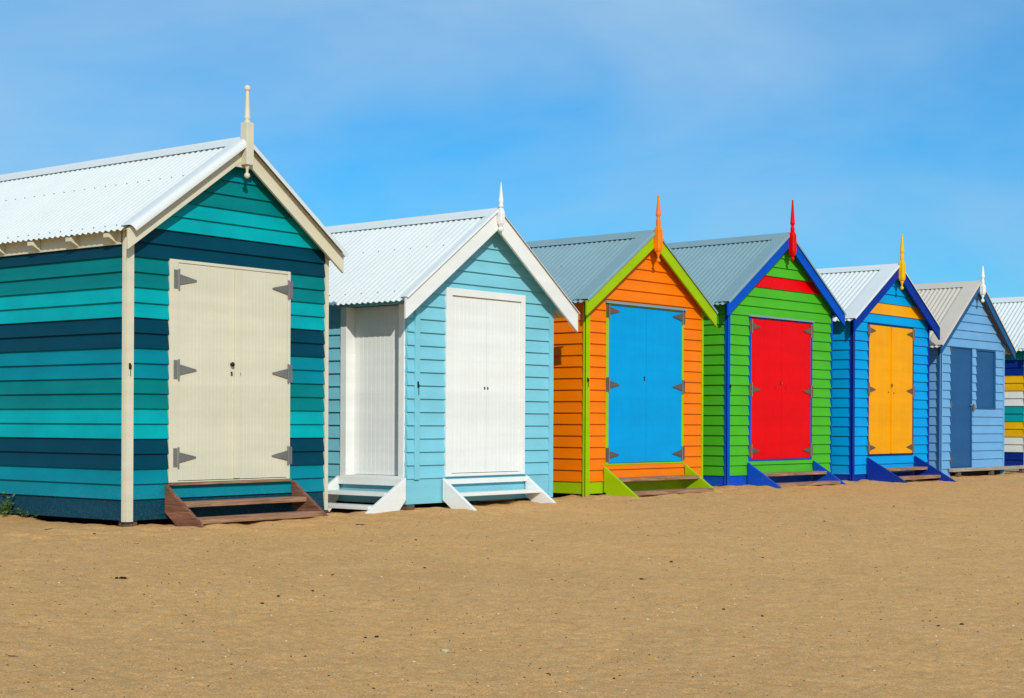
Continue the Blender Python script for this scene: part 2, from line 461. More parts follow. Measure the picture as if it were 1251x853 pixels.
        mb.add(vs, [(j*8+i, j*8+(i+1) % 8, (j+1)*8+(i+1) % 8, (j+1)*8+i) for j in range(n8-1) for i in range(8)]+[tuple(range(7, -1, -1)), tuple(range((n8-1)*8, n8*8))], mt)
        # drop below
        L = z_bb-z_end; br = f.get('br', .026)
        prof = [(.001, z_end)]
        for i in range(1, 9):
            a = -math.pi/2+i*math.pi/9; prof.append((br*math.cos(a), z_end+br+br*math.sin(a)))
        if L > 2*br+.02: prof += [(.012*k, z_end+2*br+.004), (.014*k, z_bb-.03), (.024*k, z_bb-.012), (.026*k, z_bb+.002)]
        else: prof += [(.015*k, z_bb+.002)]
        mb.lathe(prof, cx, cy, mt, 16)
        mb.build('finial', root, bevel=.0)
        if h.get('gusset'):
            zi = za-cap-hb; mb = MB(); g = .07
            mb.prism([(W/2-g/t, zi-g), (W/2+g/t, zi-g), (W/2, zi-.001)], yF+.004, yF+.026, h['barge']); mb.build('apex_board', root)
    # door frame, leaves, hinges
    def hinge(parent, uh, z, dirn, mt, yp, L=.2):
        mb = MB(); d = dirn
        a, b = sorted((uh-d*.052, uh-d*.012)); mb.box(a, b, yp-.006, yp, z-.08, z+.08, mt)
        mb2 = [(uh-.009+.0, z-.088), (uh+.009, z-.088), (uh+.009, z+.088), (uh-.009, z+.088)]
        vs = []; fs = []
        for zz in (z-.088, z+.088):
            for i in range(8):
                an = i*math.pi/4; vs.append((uh+.008*math.cos(an), yp-.008+.008*math.sin(an), zz))
        fs = [(i, (i+1) % 8, 8+(i+1) % 8, 8+i) for i in range(8)]+[tuple(range(8)), tuple(range(15, 7, -1))]
        mb.add(vs, fs, M_SCREW)
        mb.prism([(uh+d*.010, z-.044), (uh+d*.010, z+.044), (uh+d*(L-.006), z+.006), (uh+d*L, z), (uh+d*(L-.006), z-.006)], yp-.0065, yp-.0005, mt)
        for q in (.05, .10, .16):
            c = Vector((uh+d*q, yp-.0065, z))
            ringp = [c+Vector((.005*math.cos(i*math.pi/3), 0, .005*math.sin(i*math.pi/3))) for i in range(6)]
            mb.add(ringp+[c+Vector((0, -.003, 0))], [(i, (i+1) % 6, 6) for i in range(6)], M_SCREW)
        return mb.build('hinge', parent)
    def leaf(F, a0, a1, z0, z1, w, mt, pitch, depth, name='door_leaf'):
        """grooved panel: F maps (along, outward, z)"""
        n = max(1, round((a1-a0)/pitch)); p = (a1-a0)/n; prof = [(a0, w)]
        for i in range(1, n):
            c = a0+i*p; g = .0035 if depth > .0015 else .0025
            prof += [(c-g, w), (c, w-depth), (c+g, w)]
        prof.append((a1, w)); k = len(prof); mb = MB()
        vs = [F(a, q, z0) for a, q in prof]+[F(a, q, z1) for a, q in prof]
        fs = [(i, i+1, k+i+1, k+i) for i in range(k-1)]
        b = len(vs); vs += [F(a0, w-.035, z0), F(a1, w-.035, z0), F(a0, w-.035, z1), F(a1, w-.035, z1)]
        fs += [(0, b, b+2, k), (k-1, 2*k-1, b+3, b+1), (b, b+1, b+3, b+2), tuple([b]+list(range(k))+[b+1]), tuple([b+2]+list(range(k, 2*k))+[b+3])]
        mb.add(vs, fs, mt); return mb.build(name, root)
    FF = lambda a, w, z: (a, -w, z)
    dr = h['door']
    u0, u1, z0, z1 = h['holes'][0][:4]
    fl, fr_, ft, fb = dr['fw']
    fm = dr['frame']; fp = dr['fp']
    mb = MB()
    g = .001
    mb.box(u0+g, u0+fl, -fp, .03, z0+g, z1-g, fm); mb.box(u1-fr_, u1-g, -fp, .03, z0+g, z1-g, fm)
    mb.box(u0+fl, u1-fr_, -fp, .03, z1-ft, z1-g, fm)
    if fb > 0: mb.box(u0+fl, u1-fr_, -fp, .03, z0+g, z0+fb, fm)
    mb.build('door_frame', root, bevel=.003)
    iu0, iu1, iz0, iz1 = u0+fl+.003, u1-fr_-.003, z0+fb+.006, z1-ft-.004
    lp = dr['lp']
    leaves = []
    if dr['leaves'] == 2:
        mid = dr.get('mid', (iu0+iu1)/2)
        l1 = leaf(FF, iu0, mid-.002, iz0, iz1, lp, dr['m'], dr['pitch'], dr['depth'])
        l2 = leaf(FF, mid+.002, iu1, iz0, iz1, lp, dr['m'], dr['pitch'], dr['depth'])
        aw = dr.get('astragal', 0)
        if aw:
            mb = MB(); mb.box(mid-aw*.5, mid+aw*.5, -lp-.021, -lp-.0005, iz0+.004, iz1-.004, dr['m']); mb.build('cover_strip', l1, bevel=.003)
        leaves = [l1, l2]
    else:
        l1 = leaf(FF, iu0, iu1, iz0, iz1, lp, dr['m'], dr['pitch'], dr['depth']); leaves = [l1]
    yh = -max(fp, lp+.0)-.001
    for z in dr.get('hz', []):
        hinge(l1, u0+fl-.0, z, 1, dr['hm'], yh if fp >= lp else -lp-.001)
        if len(leaves) > 1: hinge(l2, u1-fr_, z, -1, dr['hm'], yh if fp >= lp else -lp-.001)
    for (ku, kz, r, kk) in dr.get('knobs', []):
        par = l1 if len(leaves) < 2 or ku < mid else l2; mb = MB()
        yk = -lp-.0005-(.021 if dr.get('astragal') and abs(ku-mid) < .04 else 0)
        if kk == 'knob':
            vs = []; prof = [(r*.5, 0), (r*.5, .012), (r, .02), (r*1.05, .03), (r*.8, .040), (.001, .043)]; sg = 12
            for rr_, q in prof:
                for i in range(sg):
                    a = 2*math.pi*i/sg; vs.append((ku+rr_*math.cos(a), yk-q, kz+rr_*1.2*math.sin(a)))
            fs = [(j*sg+i, j*sg+(i+1) % sg, (j+1)*sg+(i+1) % sg, (j+1)*sg+i) for j in range(len(prof)-1) for i in range(sg)]
            mb.add(vs, fs, M_DARK, True); mb.build('knob', par)
        else:
            mb.box(ku-r*.5, ku+r*.5, yk-.006, yk, kz-r, kz+r, M_DARK)
            mb.box(ku-r*.25, ku+r*.25, yk-.016, yk-.006, kz-r*.6, kz+r*.3, M_SCREW); mb.build('latch', par, bevel=.002)
    if dr.get('sill'):
        mb = MB(); mb.box(u0+.01, u1-.01, -fp-.035, -.0, z0-.022, z0-.001, dr['sill']); mb.build('door_sill', root, bevel=.003)
    if dr.get('drip'):
        mb = MB(); mb.prism([(-fp-.03, z1+.001), (-fp-.03, z1+.018), (-.012, z1+.035), (-.012, z1+.001)], u0-.015, u1+.015, dr['drip'], 'x'); mb.build('door_flashing', root)
    # window shutter
    for wn in h['holes'][1:]:
        a0, a1, b0, b1, wm = wn
        mb = MB()
        mb.box(a0+g, a0+.03, -.018, .03, b0+g, b1-g, wm); mb.box(a1-.045, a1-g, -.018, .03, b0+g, b1-g, wm)
        mb.box(a0+.03, a1-.045, -.018, .03, b1-.03, b1-g, wm); mb.box(a0+.03, a1-.045, -.024, .03, b0+g, b0+.03, wm)
        w_ = mb.build('window_frame', root, bevel=.002)
        leaf(FF, a0+.032, a1-.047, b0+.032, b1-.032, -.004, wm, .2, .0015, 'shutter')
    # steps
    st = h.get('steps')
    if st:
        zt_ = z0-.012; ma = st['side']; mt2 = st['tread']
        for a, b in ((u0-.05, u0-.012), (u1+.012, u1+.05)):
            mb = MB(); mb.prism([(-.034, zt_), (-.034, .085), (-.28, -.09), (-.60*st.get('run', 1)*(zt_+.09)/.40, -.09)], a, b, ma, 'x'); mb.build('step_side', root, bevel=.004)
        for (v0, v1, za_, zb_) in st['treads']:
            mb = MB(); mb.box(u0-.011, u1+.011, v0, v1, za_, zb_, mt2); mb.build('step_tread', root, bevel=.004)
        if st.get('riser'):
            mb = MB(); mb.box(u0-.011, u1+.011, -.06, -.036, z0-.075, z0-.024, ma); mb.build('step_riser', root, bevel=.003)
    # hooks on the posts
    for (hu, hz) in h.get('hooks', []):
        mb = MB()
        mb.box(hu-.009, hu+.009, -.0365, -.0315, hz-.02, hz+.03, M_DARK)
        mb.lathe([(.003, hz-.075), (.003, hz-.02), (.009, hz-.012), (.010, hz+.012), (.004, hz+.02)], hu, -.044, M_DARK, 8)
        mb.build('hook', root)
    return root, dict(t=t, zk=zk, leaf=leaf, FF=FF)

def lines(zb, z0, p, n=26, extra=None):
    L = [zb, z0]; z = z0
    for i in range(n):
        z += p*(extra.get(i, 1) if extra else 1); L.append(z)
    return L

CREAM = P((208, 202, 178), dirt=.12, wear=.04); WHITE = P((226, 227, 222), dirt=.12, wear=.03)
NAVY = P((0, 60, 78)); TURQ = P((0, 158, 164)); GTEAL = P((0, 118, 120)); BTEAL = P((0, 126, 142))
LBLUE = P((122, 192, 208), wear=.05, dirt=.12); ORANGE = P((236, 118, 4), wear=.05, dirt=.12); LIME = P((150, 184, 0), wear=.05)
GREEN = P((72, 170, 34), wear=.06, dirt=.12); COBALT = P((0, 74, 186), wear=.08); RED = P((222, 0, 6), wear=.05, dirt=.1)
AZURE = P((0, 150, 212), wear=.05, dirt=.12); CYANB = P((0, 150, 214), wear=.05, dirt=.12); DBLUE = P((0, 44, 142)); YEL = P((236, 158, 0), wear=.05, dirt=.12)
SKYB = P((108, 162, 206), wear=.05, dirt=.2); SLATE = P((34, 84, 132), wear=.06); TEAL7 = P((10, 146, 150)); BLUE7 = P((4, 40, 124)); YEL7 = P((228, 172, 14)); WH7 = P((222, 222, 214))
R_WHITE = metal('white_roof_steel', (211, 213, 209), .45, 0, .05)
R_GREY = metal('blue_grey_roof_steel', (126, 153, 158), .45, 0, .07)
R_BEIGE = metal('beige_roof_steel', (196, 184, 168), .5, 0, .06)
ORANGEWOOD = wood('bare_pine_lining', (120, 78, 48), (176, 126, 82), 1)

seq1 = [NAVY, BTEAL, BTEAL, NAVY, NAVY, TURQ, TURQ, GTEAL, GTEAL, BTEAL, BTEAL, NAVY, NAVY, TURQ, TURQ, GTEAL, GTEAL, NAVY, NAVY, TURQ, TURQ, GTEAL, GTEAL, BTEAL, BTEAL, NAVY, NAVY]
# Z0 values are heights above the sand at the front of the first hut
H1 = dict(W=2.334, D=4.2, o=.136, s=.100, hb=.168, cap=.048, zt=2.273, za=3.393, zb=.030, X=-3.201, Y=12.892, yaw=37.672,
    label='large teal and navy striped beach hut with cream double doors and white roof', lines=lines(.030, .204, .1268), colf=lambda i: seq1[min(i, 26)], plinth=0,
    post=CREAM, post_w=(.042, .03), post_r=.036, barge=CREAM, roof=R_WHITE, flash_w=.10, lip=.012, roll=.05, soffit=CREAM, eave=CREAM, eave_board=CREAM,
    tails=[.09, .60, 1.14, 1.66, 2.2, 2.74, 3.28, 3.8], screw_rows=(.42, .955), screw_every=2, gusset=True,
    finial=dict(z=(3.834, 3.530, 3.51, 3.50, 3.127, 3.008), m=CREAM, kind='ball', bw=.042, ch=.003, br=.027),
    holes=[(.421, 1.847, .332, 2.246)],
    door=dict(frame=CREAM, fw=(.098, .034, .028, .012), fp=.028, lp=.022, m=CREAM, leaves=2, pitch=.042, depth=.0015, astragal=.062, mid=1.186,
              hz=(2.076, 1.302, .548), hm=M_HINGE, knobs=[(1.118, 1.365, .017, 'knob'), (1.128, 1.283, .018, 'latch'), (1.226, 1.283, .015, 'latch')], sill=M_STEP),
    steps=dict(side=M_STEPSIDE, tread=M_STEP, treads=[(-.235, -.05, .128, .172), (-.45, -.27, .0, .046)]), hooks=[(.0, 1.31)])
H2 = dict(W=2.269, D=3.6, o=.198, s=.227, hb=.218, cap=.014, zt=1.852, za=3.071, zb=.056, X=-1.025, Y=15.156, yaw=39.578,
    label='pale blue beach hut with white double doors, white side door and white roof', lines=[.056, .17]+lines(.306, .306, .131)[1:], colf=lambda i: LBLUE, plinth=.306, flat_plinth=True,
    post=LBLUE, post_l=False, post_w=(.03, .04), post_r=.062, barge=WHITE, roof=R_WHITE, flash_w=.07, lip=.0, roll=.016, soffit=WHITE, eave=LBLUE, screw_rows=(.40, .90), screw_every=3,
    finial=dict(z=(3.328, 3.129, 3.091, 3.06, 2.874, 2.815), m=WHITE, kind='spike', bw=.032, ch=.008, br=.028),
    holes=[(.529, 1.781, .313, 2.216)],
    door=dict(frame=WHITE, fw=(.085, .062, .075, .03), fp=.04, lp=.018, m=WHITE, leaves=2, pitch=.062, depth=.0018, astragal=0,
              knobs=[(1.135, 1.215, .014, 'latch'), (1.185, 1.215, .014, 'latch')]),
    steps=dict(side=WHITE, tread=WHITE, treads=[(-.25, -.06, .122, .156)], riser=True), side_holes=[(.012, .90, .30, 2.02)])
def mk(**k): return k
H3 = dict(W=2.320, D=3.6, o=.134, s=.143, hb=.165, cap=.038, zt=2.055, za=3.138, zb=.064, X=.820, Y=17.384, yaw=40.644,
    label='orange beach hut with bright blue double doors and lime green trim', lines=lines(.064, .201, .1296), colf=lambda i: LIME if i == 0 else ORANGE, plinth=.201, flat_plinth=True,
    post=LIME, post_w=(.045, .012), post_r=.022, post_bot=-.03, barge=LIME, roof=R_GREY, flash_w=.20, lip=.022, roll=.01, soffit=ORANGE, eave=ORANGE, screw_rows=(.45,), screw_every=12,
    finial=dict(z=(3.53, 3.305, 3.229, 3.17, 2.855, 2.74), m=P((240, 124, 20), wear=.03), kind='spire', bw=.043, ch=.014, br=.027),
    holes=[(.350, 1.912, .379, 2.224)],
    door=dict(frame=LIME, fw=(.05, .04, .012, .02), fp=.026, lp=.021, m=AZURE, leaves=2, pitch=.19, depth=.0018,
              hz=(2.145, 1.301, .498), hm=M_HINGE_OLD, knobs=[(1.10, 1.385, .024, 'latch')], drip=R_GREY),
    steps=dict(side=LIME, tread=M_STEP, treads=[(-.25, -.05, .196, .236), (-.46, -.27, .045, .088)]), hooks=[(.0, 1.34)])
H4 = dict(W=2.54, D=3.6, o=.134, s=.170, hb=.165, cap=.034, zt=2.211, za=3.394, zb=.066, X=2.710, Y=19.577, yaw=41.795,
    label='green beach hut with red double doors, cobalt blue trim and red finial', lines=lines(.066, .202, .128, extra={19: 1.25}), colf=lambda i: COBALT if i == 0 else (RED if i == 20 else GREEN), plinth=.202, flat_plinth=True,
    post=COBALT, post_w=(.03, .012), post_r=.022, post_bot=-.0, barge=COBALT, roof=R_GREY, flash_w=.20, lip=.020, roll=.01, soffit=GREEN, eave=GREEN, screw_rows=(.45,), screw_every=12,
    finial=dict(z=(3.81, 3.50, 3.425, 3.391, 3.072, 3.009), m=RED, kind='spire', bw=.043, ch=.014, br=.027, k=1.0),
    holes=[(.474, 2.024, .377, 2.237)],
    door=dict(frame=COBALT, fw=(.05, .04, .014, .02), fp=.026, lp=.021, m=RED, leaves=2, pitch=.19, depth=.0018,
              hz=(2.116, 1.303, .51), hm=M_HINGE_OLD, knobs=[(1.24, 1.40, .022, 'latch'), (1.12, 1.335, .011, 'latch'), (1.38, 1.33, .011, 'latch')], drip=R_GREY),
    steps=dict(run=1.12, side=COBALT, tread=M_STEP, treads=[(-.25, -.05, .186, .226), (-.46, -.27, .06, .10)]), hooks=[(.02, 1.33)])
H5 = dict(W=2.457, D=3.6, o=.129, s=.171, hb=.175, cap=.026, zt=2.156, za=3.219, zb=.040, X=4.771, Y=21.782, yaw=39.602,
    label='bright blue beach hut with golden yellow double doors and dark blue trim', lines=lines(.040, .154, .1353, extra={17: 1.25}), colf=lambda i: DBLUE if i == 0 else (YEL if i == 18 else CYANB), plinth=.154, flat_plinth=True,
    post=DBLUE, post_w=(.035, .012), post_r=.03, post_bot=0.0, barge=DBLUE, roof=R_WHITE, flash_w=.24, lip=.012, roll=.01, soffit=DBLUE, eave=CYANB, screw_rows=(.4,), screw_every=6,
    finial=dict(z=(3.635, 3.385, 3.313, 3.254, 2.944, 2.825), m=P((232, 178, 16), wear=.04), kind='spire', bw=.043, ch=.014, br=.027),
    holes=[(.450, 1.931, .406, 2.307)],
    door=dict(frame=P((6, 40, 90)), fw=(.03, .03, .016, .022), fp=.024, lp=.021, m=YEL, leaves=2, pitch=.24, depth=.0015, astragal=.03,
              hz=(2.205, 1.36, .526), hm=M_HINGE_OLD, knobs=[(1.17, 1.43, .024, 'latch'), (1.09, 1.33, .012, 'latch'), (1.27, 1.32, .012, 'latch')]),
    steps=dict(run=1.22, side=DBLUE, tread=M_STEP, treads=[(-.25, -.05, .190, .232), (-.46, -.27, .07, .115)]), hooks=[])
H6 = dict(W=2.336, D=3.6, o=.125, s=.230, hb=.135, cap=.022, zt=1.952, za=3.181, zb=.034, X=6.648, Y=24.048, yaw=40.580,
    cuts=[(.298, 9, 0, .172)], label='soft blue beach hut with slate blue single door, shuttered window and beige roof', lines=lines(.034, .171, .137), colf=lambda i: SKYB, plinth=0,
    post=SKYB, post_w=(-.0, .05), post_l=True, post_r=.03, post_rm=SKYB, barge=SLATE, roof=R_BEIGE, flash_w=.24, lip=.012, roll=.01, soffit=ORANGEWOOD, eave=SKYB, screw_rows=(.9,), screw_every=8,
    finial=dict(z=(3.401, 3.231, 3.153, 3.12, 2.93, 2.819), m=WHITE, kind='spire', bw=.043, ch=.014, br=.03),
    holes=[(.298, 1.111, .178, 2.09), (1.258, 2.019, 1.116, 2.09, SLATE)],
    door=dict(frame=SLATE, fw=(.012, .035, .02, .01), fp=.018, lp=.004, m=SLATE, leaves=1, pitch=1.0, depth=.001, hz=(), hm=M_HINGE_OLD, knobs=[]))
c7 = [BLUE7, BLUE7, WH7, WH7, YEL7, YEL7, TEAL7, TEAL7, WH7, WH7, YEL7, YEL7, BLUE7, BLUE7, TEAL7, TEAL7, BLUE7, BLUE7, WH7, WH7, YEL7, YEL7, TEAL7, TEAL7, WH7, WH7, YEL7]
H7 = dict(W=2.336, D=3.6, o=.125, s=.200, hb=.16, cap=.03, zt=2.00, za=3.18, zb=.129, X=8.86, Y=26.68, yaw=40.5,
    label='rightmost beach hut, cut by the frame, striped navy, white, yellow and teal', lines=[.129+.1327*i for i in range(26)], colf=lambda i: c7[min(i, 26)], plinth=0,
    post=WH7, post_w=(.05, .04), barge=WH7, roof=R_WHITE, flash_w=.2, lip=.012, roll=.01, soffit=WH7, eave=BLUE7, screw_rows=(.5, .92), screw_every=3,
    holes=[(.45, 1.9, .40, 2.2)],
    door=dict(frame=WH7, fw=(.05, .05, .03, .02), fp=.026, lp=.021, m=BLUE7, leaves=2, pitch=.19, depth=.002, hz=(2.05, 1.3, .55), hm=M_HINGE_OLD, knobs=[(1.15, 1.3, .016, 'latch')]),
    steps=dict(side=WH7, tread=M_STEP, treads=[(-.25, -.05, .19, .23), (-.46, -.27, .06, .10)]))

roots = [make_hut(h) for h in (H1, H2, H3, H4, H5, H6, H7)]

# second hut: side door with its own steps, strip on the front
r2, i2 = roots[1]
FS = lambda a, w, z: (-w, a, z)
mb = MB(); a0, a1, b0, b1 = .012, .90, .30, 2.02
mb.box(-.036, .12, a0, a0+.075, b0, b1-.002, WHITE); mb.box(-.036, .12, a1-.085, a1, b0, b1-.002, WHITE)
mb.box(-.036, .12, a0+.075, a1-.085, b0, b0+.03, WHITE); mb.build('door_frame', r2, bevel=.003)
dl = i2['leaf'](FS, a0+.077, a1-.087, b0+.034, b1-.002, -.085, WHITE, .062, .0018)
mb = MB(); mb.box(.06, .085-.0005, a0+.10, a0+.112, .9, 1.25, M_SCREW); mb.build('handle', dl)
for a, b in ((-.026, .010), (.902, .938)):
    mb = MB(); mb.prism([(-.038, .318), (-.038, .10), (-.20, -.08), (-.66, -.08), (-.60, -.02)], a, b, WHITE, 'y'); mb.build('step_side', r2, bevel=.004)
for (x0, x1, za_, zb_) in ((-.30, -.06, .140, .175), (-.52, -.29, .02, .056)):
    mb = MB(); mb.box(x0, x1, .0105, .9015, za_, zb_, WHITE); mb.build('step_tread', r2, bevel=.004)
mb = MB(); mb.box(-.062, -.038, .0105, .9015, .235, .312, WHITE); mb.build('step_riser', r2, bevel=.003)
mb = MB(); mb.box(.077, .141, -.040, -.004, .296, 2.20, LBLUE); mb.build('cover_strip', r2, bevel=.003)
mb = MB(); mb.box(.10, .118, -.0465, -.0405, 1.20, 1.26, M_DARK); mb.lathe([(.003, 1.13), (.003, 1.2), (.01, 1.21), (.01, 1.23)], .109, -.053, M_DARK, 8); mb.build('hook', r2)

# sixth hut: slate trim on the side corner, hinges, hasp and pale deck plank
r6, i6 = roots[5]
mb = MB(); mb.box(-.046, -.033, -.002, .03, .03, 2.26, SLATE); mb.build('corner_trim', r6, bevel=.002)
for z in (2.02, 1.17, .32):
    mb = MB(); mb.box(.300, .335, -.026, -.0185, z-.055, z+.055, M_HINGE_OLD); mb.box(.335, .40, -.0115, -.0045, z-.015, z+.015, M_HINGE_OLD); mb.build('hinge', r6)
mb = MB(); mb.box(1.02, 1.15, -.034, -.0185, 1.165, 1.19, M_HINGE); mb.box(1.10, 1.15, -.060, -.034, 1.09, 1.165, M_HINGE); mb.lathe([(.012, 1.165), (.012, 1.2)], 1.125, -.047, M_HINGE, 10); mb.build('padlock', r6, bevel=.003)
mb = MB(); mb.box(.22, 3.3, -.11, -.030, .122, .176, M_DECK); mb.build('deck_plank', r6, bevel=.006)
for x in (.5, 1.75, 3.0):
    mb = MB(); mb.box(x-.05, x+.05, -.09, -.035, -.3, .121, M_STUMP); mb.build('stump', r6)
r7 = roots[6][0]
mb = MB(); mb.box(-.05, -.027, -.02, 3.5, .065, .126, M_DECK); mb.build('deck_plank', r7, bevel=.004)

# ------------------------------------------------------------------ weed by the first hut
def leafmat(name, a, b):
    m = bpy.data.materials.new(name); nt = NT(m)
    oi = nt.n('ShaderNodeTexCoord'); n = nt.n('ShaderNodeTexNoise', i_Scale=22.0); nt.l(oi.outputs['Object'], n.inputs['Vector'])
    c = ramp(nt, n.outputs[0], .35, a, .65, b)
    bs = nt.n('ShaderNodeBsdfPrincipled', i_Roughness=.6); nt.l(c, bs.inputs['Base Color'])
    tr = nt.n('ShaderNodeBsdfTranslucent'); nt.l(c, tr.inputs[0])
    mx = nt.n('ShaderNodeMixShader'); mx.inputs[0].default_value = .25; nt.l(bs.outputs[0], mx.inputs[1]); nt.l(tr.outputs[0], mx.inputs[2])
    out = nt.n('ShaderNodeOutputMaterial'); nt.l(mx.outputs[0], out.inputs[0]); return m
M_LEAF = leafmat('weed_leaf', (.07, .15, .022), (.15, .27, .05)); M_FLOWER = metal('weed_flower', (222, 222, 214), .7); M_STEM = leafmat('weed_stem', (.10, .13, .04), (.14, .17, .06))
def local_to_world(h, u, v):
    a = R(h['yaw']); return h['X']+u*math.sin(a)-v*math.cos(a), h['Y']+u*math.cos(a)+v*math.sin(a)
wx, wy = local_to_world(H1, -.17, 1.60)
weed = bpy.data.objects.new('weed', None); COL.objects.link(weed); weed.location = (wx, wy, sand(wx, wy)-.005)
tag(weed, 'small leafy green weed with white flowers growing beside the striped hut', 'weed')
lf, sf, ff = MB(), MB(), MB()
for i in range(60):
    bx_, by_ = random.gauss(0, .16), random.gauss(0, .10); H = random.uniform(.07, .20)*(1.2-min(1, abs(bx_)*2.2))
    lean = Vector((random.uniform(-.07, .07), random.uniform(-.07, .07), H)); b = Vector((bx_, by_, 0)); tp = b+lean
    w = .0025
    sf.add([b+Vector((w, 0, 0)), b+Vector((-w, w, 0)), b+Vector((0, -w, 0)), tp], [(0, 1, 3), (1, 2, 3), (2, 0, 3)], M_STEM)
    for j in range(random.randint(8, 12)):
        c = b+lean*random.uniform(.1, 1); a = random.uniform(0, 6.28); L = random.uniform(.022, .045); wd = L*.36; up = random.uniform(.1, .9)
        d = Vector((math.cos(a), math.sin(a), up)).normalized(); sd = d.cross(Vector((0, 0, 1))).normalized()*wd; nrm = sd.cross(d).normalized()*.004
        lf.add([c, c+d*L*.5+sd+nrm, c+d*L, c+d*L*.5-sd+nrm, c+d*L*.5-nrm], [(0, 1, 4), (1, 2, 4), (2, 3, 4), (3, 0, 4)], M_LEAF)
    if i % 5 == 0:
        r = .008; up = Vector((0, 0, .003)); q = tp+up
        for k in range(5):
            a = k*1.2566; e = q+Vector((math.cos(a), math.sin(a), .2))*r
            ff.add([q, e+Vector((-math.sin(a), math.cos(a), 0))*r*.45, q+(e-q)*1.5, e-Vector((-math.sin(a), math.cos(a), 0))*r*.45], [(0, 1, 2, 3)], M_FLOWER)
lf.build('foliage', weed, recalc=False); sf.build('stem', weed); ff.build('flower', weed, recalc=False)

# ------------------------------------------------------------------ things lying on the sand
M_WEED = metal('dry_seaweed', (34, 26, 18), .8, 0, .3); M_SHELL = metal('bleached_shell', (240, 224, 190), .6, 0, .1)
M_STONE = metal('grey_shell', (186, 172, 140), .6, 0, .1); M_TWIG = metal('dark_twig', (58, 42, 28), .85, 0, .3)
def lump(mb, c, rx, ry, rz, m, seed, rough=.35, tilt=0.):
    bm = bmesh.new(); bmesh.ops.create_icosphere(bm, subdivisions=2, radius=1)
    rot = Matrix.Rotation(tilt, 3, 'Z')
    vs = []
    for v in bm.verts:
        k = 1+rough*noise.noise(v.co*1.9+Vector((seed*3.1, seed, 0)))
        q = rot @ Vector((v.co.x*rx*k, v.co.y*ry*k, v.co.z*rz*k)); vs.append(Vector(c)+q)
    fs = [tuple(v.index for v in f.verts) for f in bm.faces]; bm.free(); mb.add(vs, fs, m, True)
def strand(mb, pts, r, m):
    seg = 6; vs = []; n = len(pts)
    for i, p in enumerate(pts):
        d = (Vector(pts[min(i+1, n-1)])-Vector(pts[max(i-1, 0)])).normalized(); a = d.cross(Vector((0, 0, 1))).normalized(); b = d.cross(a)
        rr = r*(1-.6*i/(n-1))
        for k in range(seg):
            t = 2*math.pi*k/seg; vs.append(Vector(p)+a*rr*math.cos(t)+b*rr*.7*math.sin(t))
    fs = [(i*seg+k, i*seg+(k+1) % seg, (i+1)*seg+(k+1) % seg, (i+1)*seg+k) for i in range(n-1) for k in range(seg)]+[tuple(range(seg)), tuple(range(n*seg-1, (n-1)*seg-1, -1))]
    mb.add(vs, fs, m, True)
def litter(name, x, y, kind, size, label, cat, group=None, seed=0, ang=0.):
    mb = MB(); s_ = size
    if kind == 'clump':
        for i in range(5): lump(mb, (random.uniform(-.4, .45)*s_, random.uniform(-.15, .15)*s_, .12*s_), s_*random.uniform(.16, .3), s_*.16, s_*.13, M_WEED, seed+i, .8, random.uniform(-.6, .6))
        for i in range(4):
            a = random.uniform(-.6, .6) if i < 3 else 3
            strand(mb, [(math.cos(a)*s_*k*.14+.1*s_, math.sin(a)*s_*k*.10, s_*(.10+.05*math.sin(k*1.3+i))) for k in range(7)], s_*.035, M_WEED)
    elif kind == 'shell':
        # shallow fluted scallop bowl lying on the sand
        n = 14; vs = [(0, -s_*.45, s_*.10)]; rings = 4
        for j in range(1, rings+1):
            for k in range(n+1):
                a = math.pi*(k/n)*.94+.1; rr = s_*j/rings*(1+.04*(k % 2)); vs.append((rr*math.cos(a)*.62, -s_*.45+rr*math.sin(a), s_*(.10+.30*math.sin(math.pi*j/rings*.8))+.02*s_*(k % 2)))
        fs = [(0, 1+k, 2+k) for k in range(n)]
        for j in range(rings-1):
            for k in range(n): a = 1+j*(n+1)+k; fs.append((a, a+n+1, a+n+2, a+1))
        mb.add(vs, fs, M_SHELL, True)
    elif kind == 'flat':
        lump(mb, (0, 0, s_*.2), s_*.8, s_*.5, s_*.34, M_STONE, seed, .9, .3); lump(mb, (s_*.5, -s_*.3, s_*.12), s_*.5, s_*.4, s_*.25, M_STONE, seed+4, .9, .9); lump(mb, (-s_*.5, s_*.2, s_*.1), s_*.4, s_*.3, s_*.2, M_STONE, seed+9, .9, .2)
    elif kind == 'twig':
        strand(mb, [(-s_*.5+s_*k/6, s_*.05*math.sin(k*1.7+seed), s_*(.07+.03*math.sin(k+seed))) for k in range(7)], s_*.06, M_TWIG)
        strand(mb, [(0, 0, s_*.08), (s_*.15, s_*.12, s_*.12), (s_*.22, s_*.22, s_*.1)], s_*.035, M_TWIG)
    elif kind == 'pebble':
        lump(mb, (0, 0, s_*.25), s_, s_*.8, s_*.55, M_TWIG, seed, .5)
    o = mb.build(name, None, solid=.0015 if kind == 'shell' else 0, recalc=(kind != 'shell'))
    o.location = (x, y, sand(x, y)-.001); o.rotation_euler = (0, 0, ang)
    tag(o, label, cat, group); return o
